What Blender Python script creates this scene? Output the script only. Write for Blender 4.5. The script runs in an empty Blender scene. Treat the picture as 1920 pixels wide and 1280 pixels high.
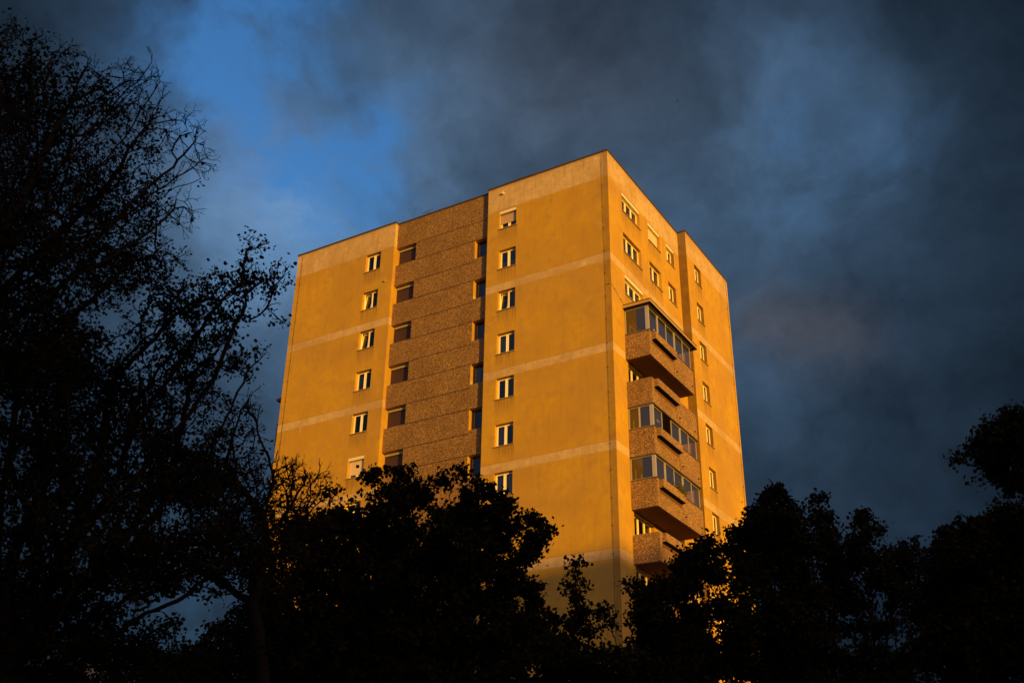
import bpy, math, random
import numpy as np
from mathutils import Vector, Matrix
R = math.radians
SC = bpy.context.scene
COL = SC.collection

# ------------------------------------------------------------------ camera
ZR = 40.78                                   # roof edge height of the tower, ground is z = 0
CAM = np.array([22.0768, -46.3546, ZR - 39.1833])
YAW, PITCH, ROLL, FPX = 0.5489, 0.4789, 0.0159, 2039.88     # FPX = focal length for a 1920 px wide frame
_F = np.array([-math.sin(YAW)*math.cos(PITCH), math.cos(YAW)*math.cos(PITCH), math.sin(PITCH)])
_r = np.array([math.cos(YAW), math.sin(YAW), 0.0]); _u = np.cross(_r, _F)
_R = _r*math.cos(ROLL) + _u*math.sin(ROLL); _U = -_r*math.sin(ROLL) + _u*math.cos(ROLL)
cd = bpy.data.cameras.new('camera'); cam = bpy.data.objects.new('camera', cd); COL.objects.link(cam)
cam.matrix_world = Matrix(((_R[0], _U[0], -_F[0], CAM[0]), (_R[1], _U[1], -_F[1], CAM[1]), (_R[2], _U[2], -_F[2], CAM[2]), (0, 0, 0, 1)))
cd.sensor_width = 36.0; cd.lens = FPX/1920*36.0
cd.clip_start = 0.1; cd.clip_end = 5000
cd.dof.use_dof = True; cd.dof.focus_distance = 66.0; cd.dof.aperture_fstop = 2.8
SC.camera = cam

def ray(u, v):
    d = _F + _R*(u-960)/FPX + _U*(640-v)/FPX
    return d/np.linalg.norm(d)
def at(u, v, dist):                           # the point seen in direction (u, v), at a horizontal distance from the camera
    d = ray(u, v); return CAM + d*(dist/math.hypot(d[0], d[1]))

# ------------------------------------------------------------------ sun and sky
SUN_T = 1.85                                   # towards the sun: (T, -1) on the ground
SUN_EL = 5.0
sx, sy = SUN_T/math.hypot(SUN_T, 1), -1/math.hypot(SUN_T, 1)
sdir = Vector((sx*math.cos(R(SUN_EL)), sy*math.cos(R(SUN_EL)), math.sin(R(SUN_EL))))
ld = bpy.data.lights.new('sun', 'SUN'); lo = bpy.data.objects.new('sun', ld); COL.objects.link(lo)
lo.rotation_euler = sdir.to_track_quat('Z', 'Y').to_euler(); lo.location = (60, -60, 80)
ld.energy = 5.0; ld.angle = R(0.55); ld.color = (1.0, 0.485, 0.015)

W = bpy.data.worlds.new('World'); SC.world = W; W.use_nodes = True
wt = W.node_tree; wt.nodes.clear()
class NT:
    def __init__(s, t): s.t = t
    def n(s, k, **kw):
        nd = s.t.nodes.new(k)
        for a, b in kw.items():
            if a == 'ins':
                for i, v in b.items():
                    if isinstance(v, bpy.types.NodeSocket): s.t.links.new(v, nd.inputs[i])
                    else: nd.inputs[i].default_value = v
            else: setattr(nd, a, b)
        return nd
    def m(s, op, a, b=0.0, c=0.0, clamp=False):
        return s.n('ShaderNodeMath', operation=op, use_clamp=clamp, ins={0: a, 1: b, 2: c}).outputs[0]
    def mix(s, f, a, b, mode='MIX'):
        nd = s.n('ShaderNodeMix', data_type='RGBA', blend_type=mode, ins={0: f, 6: a, 7: b}); return nd.outputs[2]
    def ss(s, v, lo_, hi):                    # smoothstep
        return s.n('ShaderNodeMapRange', interpolation_type='SMOOTHSTEP', ins={0: v, 1: lo_, 2: hi, 3: 0.0, 4: 1.0}).outputs[0]
    def noise(s, vec, scale, detail=4.0, rough=0.55, dist=0.0):
        return s.n('ShaderNodeTexNoise', ins={'Vector': vec, 'Scale': scale, 'Detail': detail, 'Roughness': rough, 'Distortion': dist}).outputs[0]
w = NT(wt)
tc = w.n('ShaderNodeTexCoord').outputs['Generated']
nrm = w.n('ShaderNodeVectorMath', operation='NORMALIZE', ins={0: tc}).outputs[0]
sky = w.n('ShaderNodeTexSky', sky_type='NISHITA', sun_disc=False, sun_elevation=R(SUN_EL), sun_rotation=math.atan2(sx, sy), altitude=300, air_density=1.0, dust_density=0.6, ozone_density=2.0)
wn = w.n('ShaderNodeTexNoise', ins={'Vector': nrm, 'Scale': 3.2, 'Detail': 5.0, 'Roughness': 0.6})
warp = w.n('ShaderNodeVectorMath', operation='SUBTRACT', ins={0: wn.outputs['Color'], 1: (0.5, 0.5, 0.5)}).outputs[0]
wv = w.n('ShaderNodeVectorMath', operation='SCALE', ins={0: warp, 3: 0.20}).outputs[0]
dw = w.n('ShaderNodeVectorMath', operation='ADD', ins={0: nrm, 1: wv}).outputs[0]
dn = w.n('ShaderNodeVectorMath', operation='NORMALIZE', ins={0: dw}).outputs[0]
def lobe(u, v, deg, vec=dn):                  # soft opening or thickening of the cloud around one direction of the sky
    d = ray(u, v)
    dt = w.n('ShaderNodeVectorMath', operation='DOT_PRODUCT', ins={0: vec, 1: tuple(float(x) for x in d)}).outputs['Value']
    k = 1.0/(1-math.cos(R(deg)))
    e = w.m('MULTIPLY', w.m('SUBTRACT', dt, 1.0), k)
    return w.m('EXPONENT', e)
def add(*a):
    r = a[0]
    for x in a[1:]: r = w.m('ADD', r, x)
    return r
def mul(a, b): return w.m('MULTIPLY', a, b)
n1 = w.noise(dn, 5.0, 7.0, 0.55)
n2 = w.noise(w.n('ShaderNodeVectorMath', operation='ADD', ins={0: dn, 1: (3.1, 1.7, 0.4)}).outputs[0], 11.0, 6.0, 0.58, 0.0)
n3 = w.noise(nrm, 30.0, 5.0, .6, 0.0)
# how open the cloud cover is
opening = add(mul(lobe(600, -10, 5.0), .95), mul(lobe(420, 130, 3.4), .95), mul(lobe(530, 230, 3.0), .30), mul(lobe(690, 320, 3.0), 1.0), mul(lobe(590, 350, 3.8), .45), mul(lobe(755, 225, 1.5), .55), mul(lobe(480, 250, 3.4), .50), mul(lobe(300, 60, 4.0), .25),
              mul(lobe(840, 130, 1.8), .42), mul(lobe(600, 200, 2.2), -.25), mul(lobe(830, 50, 3.4), -.5), mul(lobe(1450, 230, 4.0), .34), mul(lobe(1600, 260, 3.0), .20), mul(lobe(330, 1140, 7.0), .08))
rag = w.m('MINIMUM', w.m('ADD', w.m('MAXIMUM', opening, 0.0), .25), 1.0)
op = w.m('ADD', opening, mul(mul(w.m('SUBTRACT', n1, .5), 2.6), rag))
op = w.m('ADD', op, mul(mul(w.m('SUBTRACT', n2, .5), 1.3), rag))
op = w.m('ADD', op, mul(mul(w.m('SUBTRACT', n3, .5), .7), rag))
wisp = w.ss(w.noise(w.n('ShaderNodeMapping', ins={0: dn, 'Scale': (1.0, 1.0, 1.9)}).outputs[0], 12.0, 7.0, .62, 0.0), .42, .72)
opm = mul(w.ss(op, .02, 1.2), w.m('SUBTRACT', 1.0, mul(wisp, .62)))
# cloud brightness: lighter veils near the blue gap, lens falloff imitated by darker corners
lum = add(w.m('ADD', .025, 0.0), mul(lobe(600, 420, 11.0, nrm), .085), mul(lobe(500, 350, 5.0), .085), mul(lobe(1430, 240, 5.0), .048), mul(lobe(1600, 260, 3.5), .02), mul(lobe(1050, 300, 15.0, nrm), .040), mul(lobe(1150, 90, 6.0), -.022),
          mul(lobe(1420, 760, 8.0), .022), mul(lobe(1560, 620, 9.0), .010), mul(lobe(1860, 1000, 16.0, nrm), -.018), mul(lobe(480, 290, 3.5), .03), mul(lobe(1700, 330, 8.0, nrm), .008), mul(lobe(600, 210, 3.4), -.040), mul(lobe(20, 20, 11.0, nrm), -.016), mul(lobe(1900, 40, 9.0, nrm), -.014))
tex = add(-.42, mul(n1, 1.15), mul(n2, 1.15), mul(n3, .35), mul(wisp, .16))
lum = w.m('MAXIMUM', mul(lum, tex), 0.006)
up = w.n('ShaderNodeSeparateXYZ', ins={0: nrm})
west = w.n('ShaderNodeVectorMath', operation='DOT_PRODUCT', ins={0: nrm, 1: (float(sdir.x), float(sdir.y), 0.15)}).outputs['Value']
wm = w.ss(west, -0.25, 0.9)
lum = w.m('ADD', lum, mul(wm, .42))
warmth = add(mul(lobe(1440, 600, 2.0), .42), mul(lobe(1540, 640, 2.2), .42), mul(lobe(1640, 670, 2.0), .3), mul(lobe(480, 270, 2.6), .30), mul(lobe(1100, 120, 6.0), .25))
ccol = w.mix(w.m('MINIMUM', warmth, 1.0), (.50, .96, 1.66, 1), (1.10, .95, .98, 1))
ccol = w.mix(w.m('MINIMUM', mul(wm, .85), 1.0), ccol, (1.9, 1.12, .72, 1))
cloud = w.n('ShaderNodeVectorMath', operation='SCALE', ins={0: ccol, 3: lum}).outputs[0]
skc = w.mix(1.0, sky.outputs[0], (0.085, 0.160, 0.235, 1), 'MULTIPLY')
blue = skc
fin = w.mix(opm, cloud, blue)
bg = w.n('ShaderNodeBackground', ins={0: fin, 1: 1.0})
wo = w.n('ShaderNodeOutputWorld', ins={0: bg.outputs[0]})

SC.view_settings.view_transform = 'Standard'; SC.view_settings.look = 'None'
SC.view_settings.exposure = 0.30; SC.view_settings.gamma = 1.0
SC.cycles.max_bounces = 6; SC.cycles.transparent_max_bounces = 12
SC.cycles.caustics_reflective = False; SC.cycles.caustics_refractive = False

# ------------------------------------------------------------------ materials
def mat(name):
    m = bpy.data.materials.new(name); m.use_nodes = True
    t = NT(m.node_tree); p = m.node_tree.nodes['Principled BSDF']
    return m, t, p
def plain(name, col, rough=.6, metal=0, spec=.3, var=.12, scale=6):
    m, t, p = mat(name)
    pos = t.n('ShaderNodeTexCoord').outputs['Object']
    n = t.noise(pos, scale, 4)
    c = t.mix(n, tuple(x*(1-var) for x in col)+(1,), tuple(min(1, x*(1+var)) for x in col)+(1,))
    t.t.links.new(c, p.inputs['Base Color'])
    p.inputs['Roughness'].default_value = rough; p.inputs['Metallic'].default_value = metal
    p.inputs['Specular IOR Level'].default_value = spec
    return m
M = {}
M['frame'] = plain('white_window_frame', (.92, .82, .62), .35, 0, .4, .04)
M['alu'] = plain('aluminium_frame', (.42, .40, .37), .35, .3, .5, .08)
M['dark_metal'] = plain('dark_bronze_metal', (.07, .05, .045), .5, .2)
M['wire'] = plain('dark_wire', (.03, .02, .015), .6)
M['sill'] = plain('sill_metal', (.36, .30, .22), .5)
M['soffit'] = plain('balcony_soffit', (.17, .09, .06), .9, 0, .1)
M['brown_strip'] = plain('dark_brown_strip', (.12, .062, .032), .8)
M['fascia'] = plain('weathered_tan_fascia', (.40, .27, .15), .85, 0, .1, .35, 9)
M['shade_black'] = plain('underside_shade_black', (.012, .01, .009), .9)  # shade of the unlit undersides put into the colour
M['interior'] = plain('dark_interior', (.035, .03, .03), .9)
M['curtain'] = plain('net_curtain', (.45, .45, .46), .9)
M['blind'] = plain('cream_roller_blind', (.62, .50, .36), .6, 0, .3, .05)
M['blind_pink'] = plain('beige_pink_roller_blind', (.42, .30, .24), .7, 0, .2, .05)
M['blind_box'] = plain('blind_box_paint', (.74, .66, .50), .4)
M['bbox_grey'] = plain('grey_blind_box', (.34, .32, .30), .5)
M['roof'] = plain('roof_felt', (.05, .05, .05), .9)
M['soil'] = plain('soil', (.04, .03, .02), .95)
M['lamp'] = plain('lamp_shade_paper', (.8, .65, .35), .8)
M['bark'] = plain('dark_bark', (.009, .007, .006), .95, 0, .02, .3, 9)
M['bird'] = plain('bird_feathers', (.03, .03, .03), .8)
M['render'] = plain('dull_house_render', (.16, .15, .14), .9)
M['tiles'] = plain('dark_roof_tiles', (.045, .035, .03), .9)
M['vent'] = plain('vent_plastic', (.7, .6, .45), .6)
M['petal'] = plain('pale_petals', (.8, .5, .5), .6)

def leaf_mat(name, col):
    m, t, p = mat(name)
    g = t.n('ShaderNodeNewGeometry').outputs['Position']
    n = t.noise(g, 1.3, 3)
    n2_ = t.noise(g, 25, 2)
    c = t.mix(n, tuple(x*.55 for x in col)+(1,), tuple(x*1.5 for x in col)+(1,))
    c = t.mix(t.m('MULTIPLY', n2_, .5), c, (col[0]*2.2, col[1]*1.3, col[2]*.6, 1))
    t.t.links.new(c, p.inputs['Base Color'])
    p.inputs['Roughness'].default_value = .75; p.inputs['Specular IOR Level'].default_value = .04
    return m
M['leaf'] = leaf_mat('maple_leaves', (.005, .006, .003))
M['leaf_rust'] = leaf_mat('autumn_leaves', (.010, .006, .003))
M['leaf_pot'] = leaf_mat('balcony_plant_leaves', (.05, .06, .02))

# glass that lets light through and mirrors more at a glancing angle
def glass(name, tint, base, dust=0.0):
    m = bpy.data.materials.new(name); m.use_nodes = True; t = NT(m.node_tree); m.node_tree.nodes.clear()
    tr = t.n('ShaderNodeBsdfTransparent', ins={0: tint+(1,)})
    gl = t.n('ShaderNodeBsdfGlossy', ins={0: (1, 1, 1, 1), 'Roughness': .03})
    fr = t.n('ShaderNodeFresnel', ins={0: 1.5}).outputs[0]
    f = t.m('ADD', t.m('MULTIPLY', fr, 1.6), base, clamp=True)
    mx = t.n('ShaderNodeMixShader', ins={0: f, 1: tr.outputs[0], 2: gl.outputs[0]})
    if dust:
        df = t.n('ShaderNodeBsdfDiffuse', ins={0: (.30, .28, .27, 1)})
        mx = t.n('ShaderNodeMixShader', ins={0: dust, 1: mx.outputs[0], 2: df.outputs[0]})
    t.n('ShaderNodeOutputMaterial', ins={0: mx.outputs[0]})
    return m
M['glass'] = glass('window_glass', (.50, .52, .54), .05)
M['glass_clear'] = glass('balcony_glass', (.36, .32, .29), .05, .07)

# painted stucco: ochre with pale horizontal bands, dirt at the corners and streaks under the sills
def stucco():
    m, t, p = mat('ochre_stucco')
    g = t.n('ShaderNodeNewGeometry'); pos = g.outputs['Position']
    s = t.n('ShaderNodeSeparateXYZ', ins={0: pos}); X, Y, Z = s.outputs
    nn = t.n('ShaderNodeSeparateXYZ', ins={0: g.outputs['True Normal']})
    zr = t.m('SUBTRACT', ZR, Z)
    wob = t.m('MULTIPLY', t.m('SUBTRACT', t.noise(pos, 1.3, 3), .5), .06)
    zw = t.m('ADD', zr, wob)
    top = t.m('LESS_THAN', zw, 1.80)
    fr = t.m('MODULO', t.m('SUBTRACT', zw, 6.94-5.6), 5.6)
    band = t.m('MULTIPLY', t.m('LESS_THAN', fr, .50), t.m('GREATER_THAN', zw, 6.5))
    pale = t.m('MAXIMUM', top, band)
    big = t.noise(pos, .35, 5, .6)
    mid = t.noise(pos, 2.2, 5, .6)
    fine = t.noise(pos, 26, 3, .7)
    och = t.mix(t.ss(big, .3, .7), (.46, .275, .036, 1), (.575, .365, .034, 1))
    och = t.mix(t.ss(mid, .35, .75), och, (.47, .285, .06, 1))
    pal = t.mix(t.ss(mid, .3, .7), (.50, .385, .23, 1), (.66, .50, .31, 1))
    # mottled repairs inside the pale top band
    spot = t.ss(t.noise(pos, .9, 3, .5), .66, .70)
    pal = t.mix(t.m('MULTIPLY', spot, .7), pal, (.76, .60, .42, 1))
    c = t.mix(pale, och, pal)
    # pale filler patches scattered over the ochre
    pt = t.ss(t.noise(pos, .55, 4, .55, .6), .70, .735)
    c = t.mix(t.m('MULTIPLY', pt, .60), c, (.66, .47, .26, 1))
    # thin dark line under each pale band (paint joint)
    ln = t.m('MULTIPLY', t.m('MULTIPLY', t.m('GREATER_THAN', fr, -.0), t.m('LESS_THAN', t.m('ABSOLUTE', t.m('SUBTRACT', fr, 5.585)), .015)), t.m('GREATER_THAN', zr, 6.5))
    c = t.mix(t.m('MULTIPLY', ln, .5), c, (.22, .12, .04, 1))
    # large worn and sooty areas
    worn = t.ss(t.noise(pos, .22, 6, .65, .5), .42, .66)
    c = t.mix(t.m('MULTIPLY', worn, .50), c, (.36, .225, .085, 1))
    blot = t.ss(t.noise(pos, 1.1, 6, .7, .3), .50, .72)
    c = t.mix(t.m('MULTIPLY', blot, .48), c, (.33, .20, .07, 1))
    # grime washed down below the window sills
    below = t.m('FRACT', t.m('DIVIDE', t.m('SUBTRACT', zr, 1.87+1.29), 2.8))
    fade = t.m('MULTIPLY', t.ss(below, .50, .0), t.m('GREATER_THAN', zr, 3.1))
    def rng_(v, a0, a1): return t.m('MULTIPLY', t.ss(v, a0-.08, a0+.05), t.ss(v, a1+.08, a1-.05))
    under = t.m('MAXIMUM', rng_(X, -17.5, -16.2), rng_(X, -7.33, -6.06))
    under = t.m('MAXIMUM', under, t.m('MULTIPLY', t.m('GREATER_THAN', nn.outputs[0], .5), t.m('MAXIMUM', rng_(Y, 1.75, 4.25), t.m('MAXIMUM', rng_(Y, 5.4, 7.15), rng_(Y, 11.4, 12.5)))))
    drip = t.ss(t.noise(t.n('ShaderNodeMapping', ins={0: pos, 'Scale': (9, 9, .5)}).outputs[0], 1.0, 3, .6), .35, .65)
    c = t.mix(t.m('MULTIPLY', t.m('MULTIPLY', under, fade), t.m('ADD', .18, t.m('MULTIPLY', drip, .5))), c, (.17, .10, .045, 1))
    # vertical run-off streaks
    sv = t.n('ShaderNodeMapping', ins={0: pos, 'Scale': (5.5, 5.5, .35)}).outputs[0]
    st = t.ss(t.noise(sv, 1.0, 5, .6), .48, .80)
    nearTop = t.ss(zr, 4.5, 0.0)
    amt = t.m('MULTIPLY', st, t.m('ADD', .30, t.m('MULTIPLY', nearTop, .30)))
    c = t.mix(amt, c, (.24, .135, .05, 1))
    # grimy strip at the building corner and on the narrow step face of the side wing
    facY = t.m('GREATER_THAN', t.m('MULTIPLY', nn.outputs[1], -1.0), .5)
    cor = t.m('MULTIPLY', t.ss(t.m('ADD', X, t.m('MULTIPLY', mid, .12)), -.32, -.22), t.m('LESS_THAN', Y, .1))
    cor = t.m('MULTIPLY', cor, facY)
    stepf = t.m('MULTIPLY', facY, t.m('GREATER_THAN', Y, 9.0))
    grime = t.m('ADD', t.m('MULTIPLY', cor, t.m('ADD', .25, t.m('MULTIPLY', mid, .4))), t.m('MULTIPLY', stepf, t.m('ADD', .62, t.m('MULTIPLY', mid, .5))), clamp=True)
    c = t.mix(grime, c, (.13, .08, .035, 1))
    grain = t.ss(t.noise(pos, 13, 4, .75), .42, .66)
    c = t.mix(t.m('MULTIPLY', grain, t.m('ADD', .16, t.m('MULTIPLY', pale, .16))), c, (.27, .165, .07, 1))
    # damp soot line near the roof edge
    c = t.mix(t.m('MULTIPLY', t.ss(zr, .30, .02), .45), c, (.20, .12, .06, 1))
    c = t.mix(t.m('MULTIPLY', t.ss(fine, .35, .75), .40), c, (.26, .15, .04, 1))
    t.t.links.new(c, p.inputs['Base Color'])
    p.inputs['Roughness'].default_value = .92; p.inputs['Specular IOR Level'].default_value = .1
    b = t.n('ShaderNodeBump', ins={'Strength': .55, 'Distance': .03, 'Height': t.m('ADD', t.noise(pos, 40, 2, .6), t.m('MULTIPLY', mid, .6))})
    t.t.links.new(b.outputs[0], p.inputs['Normal'])
    return m
M['stucco'] = stucco()
def pebble(name, dark, light, scale=22, bump=.6):
    m, t, p = mat(name)
    pos = t.n('ShaderNodeNewGeometry').outputs['Position']
    v = t.n('ShaderNodeTexVoronoi', ins={'Vector': pos, 'Scale': scale})
    s = t.n('ShaderNodeSeparateColor', ins={0: v.outputs['Color']}).outputs[0]
    big = t.noise(pos, .6, 4)
    mid = t.noise(pos, 5, 3)
    c = t.mix(t.ss(s, .25, .95), dark+(1,), light+(1,))
    c = t.mix(t.m('MULTIPLY', t.ss(big, .35, .75), .30), c, tuple(x*.7 for x in dark)+(1,))
    c = t.mix(t.m('MULTIPLY', t.ss(mid, .45, .8), .30), c, tuple(x*.6 for x in dark)+(1,))
    t.t.links.new(c, p.inputs['Base Color']); p.inputs['Roughness'].default_value = .9; p.inputs['Specular IOR Level'].default_value = .15
    b = t.n('ShaderNodeBump', invert=True, ins={'Strength': bump, 'Distance': .02, 'Height': v.outputs['Distance']})
    t.t.links.new(b.outputs[0], p.inputs['Normal'])
    return m
M['pebble'] = pebble('pebbledash_panel', (.12, .068, .032), (.40, .25, .12), 33)
M['pebble_b'] = pebble('pebbledash_parapet', (.13, .072, .036), (.45, .29, .145), 30)
# slatted shutter
def slats():
    m, t, p = mat('brown_slatted_shutter')
    s = t.n('ShaderNodeSeparateXYZ', ins={0: t.n('ShaderNodeNewGeometry').outputs['Position']})
    f = t.m('FRACT', t.m('MULTIPLY', s.outputs[2], 16.0))
    k = t.m('LESS_THAN', f, .3)
    fx = t.m('LESS_THAN', t.m('FRACT', t.m('MULTIPLY', s.outputs[0], 9.0)), .25)
    c = t.mix(k, (.050, .020, .018, 1), (.010, .006, .007, 1))
    c = t.mix(t.m('MULTIPLY', fx, .4), c, (.05, .025, .03, 1))
    t.t.links.new(c, p.inputs['Base Color']); p.inputs['Roughness'].default_value = .7
    return m
M['slats'] = slats()
def ground_mat():
    m, t, p = mat('grass_ground')
    pos = t.n('ShaderNodeNewGeometry').outputs['Position']
    c = t.mix(t.noise(pos, .6, 5), (.03, .04, .015, 1), (.06, .065, .03, 1))
    t.t.links.new(c, p.inputs['Base Color']); p.inputs['Roughness'].default_value = .95
    return m
M['ground'] = ground_mat()

# ------------------------------------------------------------------ mesh helpers
class MB:
    def __init__(s): s.v = []; s.f = []
    def poly(s, pts):
        i = len(s.v); s.v += [tuple(map(float, q)) for q in pts]; s.f.append(tuple(range(i, i+len(pts))))
        return s
    def box(s, x0, x1, y0, y1, z0, z1):
        i = len(s.v)
        s.v += [(x, y, z) for z in (z0, z1) for y in (y0, y1) for x in (x0, x1)]
        for f in ((0, 2, 3, 1), (4, 5, 7, 6), (0, 1, 5, 4), (2, 6, 7, 3), (0, 4, 6, 2), (1, 3, 7, 5)): s.f.append(tuple(i+k for k in f))
        return s
    def tube(s, pts, r, n=6):
        pts = [Vector(p) for p in pts]; rings = []
        for k, p in enumerate(pts):
            d = (pts[min(k+1, len(pts)-1)] - pts[max(k-1, 0)]).normalized()
            a = d.orthogonal().normalized(); b = d.cross(a); i = len(s.v)
            rr = r[k] if isinstance(r, (list, tuple)) else r
            s.v += [tuple(p + (a*math.cos(2*math.pi*j/n) + b*math.sin(2*math.pi*j/n))*rr) for j in range(n)]; rings.append(i)
        for a, b in zip(rings, rings[1:]):
            for j in range(n): s.f.append((a+j, a+(j+1) % n, b+(j+1) % n, b+j))
        s.f.append(tuple(rings[0]+j for j in range(n))[::-1]); s.f.append(tuple(rings[-1]+j for j in range(n)))
        return s
    def xf(s, fn): s.v = [tuple(fn(*q)) for q in s.v]; return s
    def mesh(s, name, m):
        me = bpy.data.meshes.new(name); me.from_pydata(s.v, [], s.f); me.materials.append(M[m]); me.update(); return me
def link(name, data, parent=None, loc=(0, 0, 0), rz=0.0, world=False):
    o = bpy.data.objects.new(name, data); COL.objects.link(o)
    l = Vector(loc)
    if parent is not None:
        o.parent = parent
        if world: l = l - Vector(parent['_o'])
    o.location = l; o.rotation_euler = (0, 0, rz)
    return o
def thing(name, label, cat, loc, group=None):
    o = bpy.data.objects.new(name, None); COL.objects.link(o); o.location = loc; o.empty_display_size = .3
    o['label'] = label; o['category'] = cat; o['_o'] = tuple(float(x) for x in loc)
    if group: o['group'] = group
    return o
def tag(o, label, cat, group=None):
    o['label'] = label; o['category'] = cat
    if group: o['group'] = group
    return o

# ------------------------------------------------------------------ ground
g = MB().poly([(-3000, -3000, 0), (3000, -3000, 0), (3000, 3000, 0), (-3000, 3000, 0)])
link('ground', g.mesh('ground', 'ground'))['kind'] = 'structure'
pm = plain('path_asphalt', (.05, .05, .052), .9); M['asphalt'] = pm
g = MB().box(3.5, 8.0, -60, 40, .0, .04)
link('path', g.mesh('path', 'asphalt'))['kind'] = 'structure'

# ------------------------------------------------------------------ the tower
A_, B_, C_, D_ = 8.13, 15.21, 23.43, .29
E_, P_, EE = 10.17, .55, 17.6
WZ, WH, FH = 1.87, 1.29, 2.8
RV = .20                                       # window reveal depth on the stucco fronts
RD = .36                                       # in the pebbledash recess
ORG = Vector((-11.7, 8.8, 0))
tower = thing('apartment_tower', 'tall ochre apartment tower with pale bands, brown pebbledash recess and stacked corner balconies', 'apartment block', ORG)
def tp(name, mb, m, parent=None):              # a part of the tower, vertices given in world coordinates
    mb.xf(lambda x, y, z: (x-ORG.x, y-ORG.y, z-ORG.z))
    return link(name, mb.mesh(name, m), parent or tower)

def facade(mb, u0, u1, z0, z1, holes, put, depth, rev=None):
    """wall sheet with real openings; put(u, w, z) -> world, w = depth behind the sheet"""
    us = sorted({u0, u1, *[h[0] for h in holes], *[h[1] for h in holes]}); zs = sorted({z0, z1, *[h[2] for h in holes], *[h[3] for h in holes]})
    for a, b in zip(us, us[1:]):
        for c, d in zip(zs, zs[1:]):
            mu, mz = (a+b)/2, (c+d)/2
            if any(h[0] < mu < h[1] and h[2] < mz < h[3] for h in holes): continue
            mb.poly([put(a, 0, c), put(b, 0, c), put(b, 0, d), put(a, 0, d)])
    mb = rev or mb                             # the reveals may be plastered like the wall beside them
    for (a, b, c, d) in holes:
        if a > u0 + 1e-6: mb.poly([put(a, 0, c), put(a, depth, c), put(a, depth, d), put(a, 0, d)])
        if b < u1 - 1e-6: mb.poly([put(b, 0, c), put(b, 0, d), put(b, depth, d), put(b, depth, c)])
        mb.poly([put(a, 0, d), put(a, depth, d), put(b, depth, d), put(b, 0, d)])
        mb.poly([put(a, 0, c), put(b, 0, c), put(b, depth, c), put(a, depth, c)])
left = lambda u, w_, z: (u, w_, z)
rec = lambda u, w_, z: (u, D_+w_, z)
right = lambda u, w_, z: (-w_, u, z)
wing = lambda u, w_, z: (P_-w_, u, z)
zt = lambda i: ZR - (WZ + FH*i)                # top of window row i
ROWS = 12
hL = [(-17.45, -16.25, zt(i)-WH, zt(i)) for i in range(ROWS)]
hR = [(-7.286, -6.112, zt(i)-WH, zt(i)) for i in range(ROWS)]
hQ = [(-B_, -13.67, zt(i)-WH, zt(i)) for i in range(ROWS)]
hS = [(-9.21, -A_, zt(i)-WH*2-.02, zt(i)-WH-.02) for i in range(ROWS)]
h1 = [(1.785, 4.206, zt(i)-WH, zt(i)) for i in range(ROWS)]
h2 = [(5.415, 7.109, zt(i)-WH, zt(i)) for i in range(ROWS)]
h3 = [(8.168, 9.33, zt(i)-WH, zt(i)) for i in range(3)]
h4 = [(11.417, 12.498, zt(i)-WH, zt(i)) for i in range(ROWS)]
wall = MB()
facade(wall, -C_, -B_, 0, ZR, hL, left, RV)
facade(wall, -A_, 0, 0, ZR, hR, left, RV)
facade(wall, 0, E_, 0, ZR, h1+h2+h3, right, RV)
facade(wall, E_, EE, 0, ZR, h4, wing, RV)
panel = MB(); facade(panel, -B_, -A_, 0, ZR, hQ+hS, rec, RD, wall)
wall.poly([(-B_, 0, 0), (-B_, D_+RD+.05, 0), (-B_, D_+RD+.05, ZR), (-B_, 0, ZR)])
wall.poly([(-A_, 0, 0), (-A_, 0, ZR), (-A_, D_+RD+.05, ZR), (-A_, D_+RD+.05, 0)])
wall.poly([(0, E_, 0), (P_, E_, 0), (P_, E_, ZR), (0, E_, ZR)])
wall.poly([(P_, EE, 0), (-C_, EE, 0), (-C_, EE, ZR), (P_, EE, ZR)])
wall.poly([(-C_, EE, 0), (-C_, 0, 0), (-C_, 0, ZR), (-C_, EE, ZR)])
tp('wall', wall, 'stucco')
tp('pebbledash_wall', panel, 'pebble')
# joints between the pebbledash panels: thin dark mastic lines set just proud of the face
jm = MB()
for i in range(ROWS):
    za, zb = zt(i), zt(i)-WH-.01
    for z, a, b in ((za, -13.66, -A_ if i == 0 else -9.22), (zb, -13.66, -9.22)):
        jm.box(a, b, D_-.004, D_+.01, z-.026, z+.018)
jm.box(-10.95, -10.93, D_-.003, D_+.01, zt(0)+.04, ZR-.1)
tp('panel_joint', jm, 'wire')
# dark box added behind the windows so the rooms read dark
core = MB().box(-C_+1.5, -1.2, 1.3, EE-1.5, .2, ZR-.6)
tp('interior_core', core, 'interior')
rf = MB().poly([(-C_+.02, .02, ZR-.06), (-B_-.02, .02, ZR-.06), (-B_-.02, D_+.02, ZR-.06), (-A_+.02, D_+.02, ZR-.06), (-A_+.02, .02, ZR-.06), (-.02, .02, ZR-.06), (-.02, E_+.02, ZR-.06), (P_-.02, E_+.02, ZR-.06), (P_-.02, EE-.02, ZR-.06), (-C_+.02, EE-.02, ZR-.06)])
roof = tp('roof', rf, 'roof')
cp = MB(); o_ = .045
for k, (x0, x1, y0, y1) in enumerate(((-C_-o_, -B_+o_, -o_, .25), (-B_-.2, -A_+.2, D_-o_, D_+.25), (-A_-o_, o_, -o_, .25), (-.25, o_, -o_, E_+.2), (-.2, P_+o_, E_-o_, E_+.25), (P_-.25, P_+o_, E_-o_, EE+o_), (-C_-o_, P_+o_, EE-.25, EE+o_), (-C_-o_, -C_+.25, -o_, EE+o_))):
    e = .0023*k; cp.box(x0+e/3, x1-e/3, y0+e/3, y1-e/3, ZR-.055+e, ZR+.035+e)
tp('roof_edging', cp, 'dark_metal')
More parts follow.
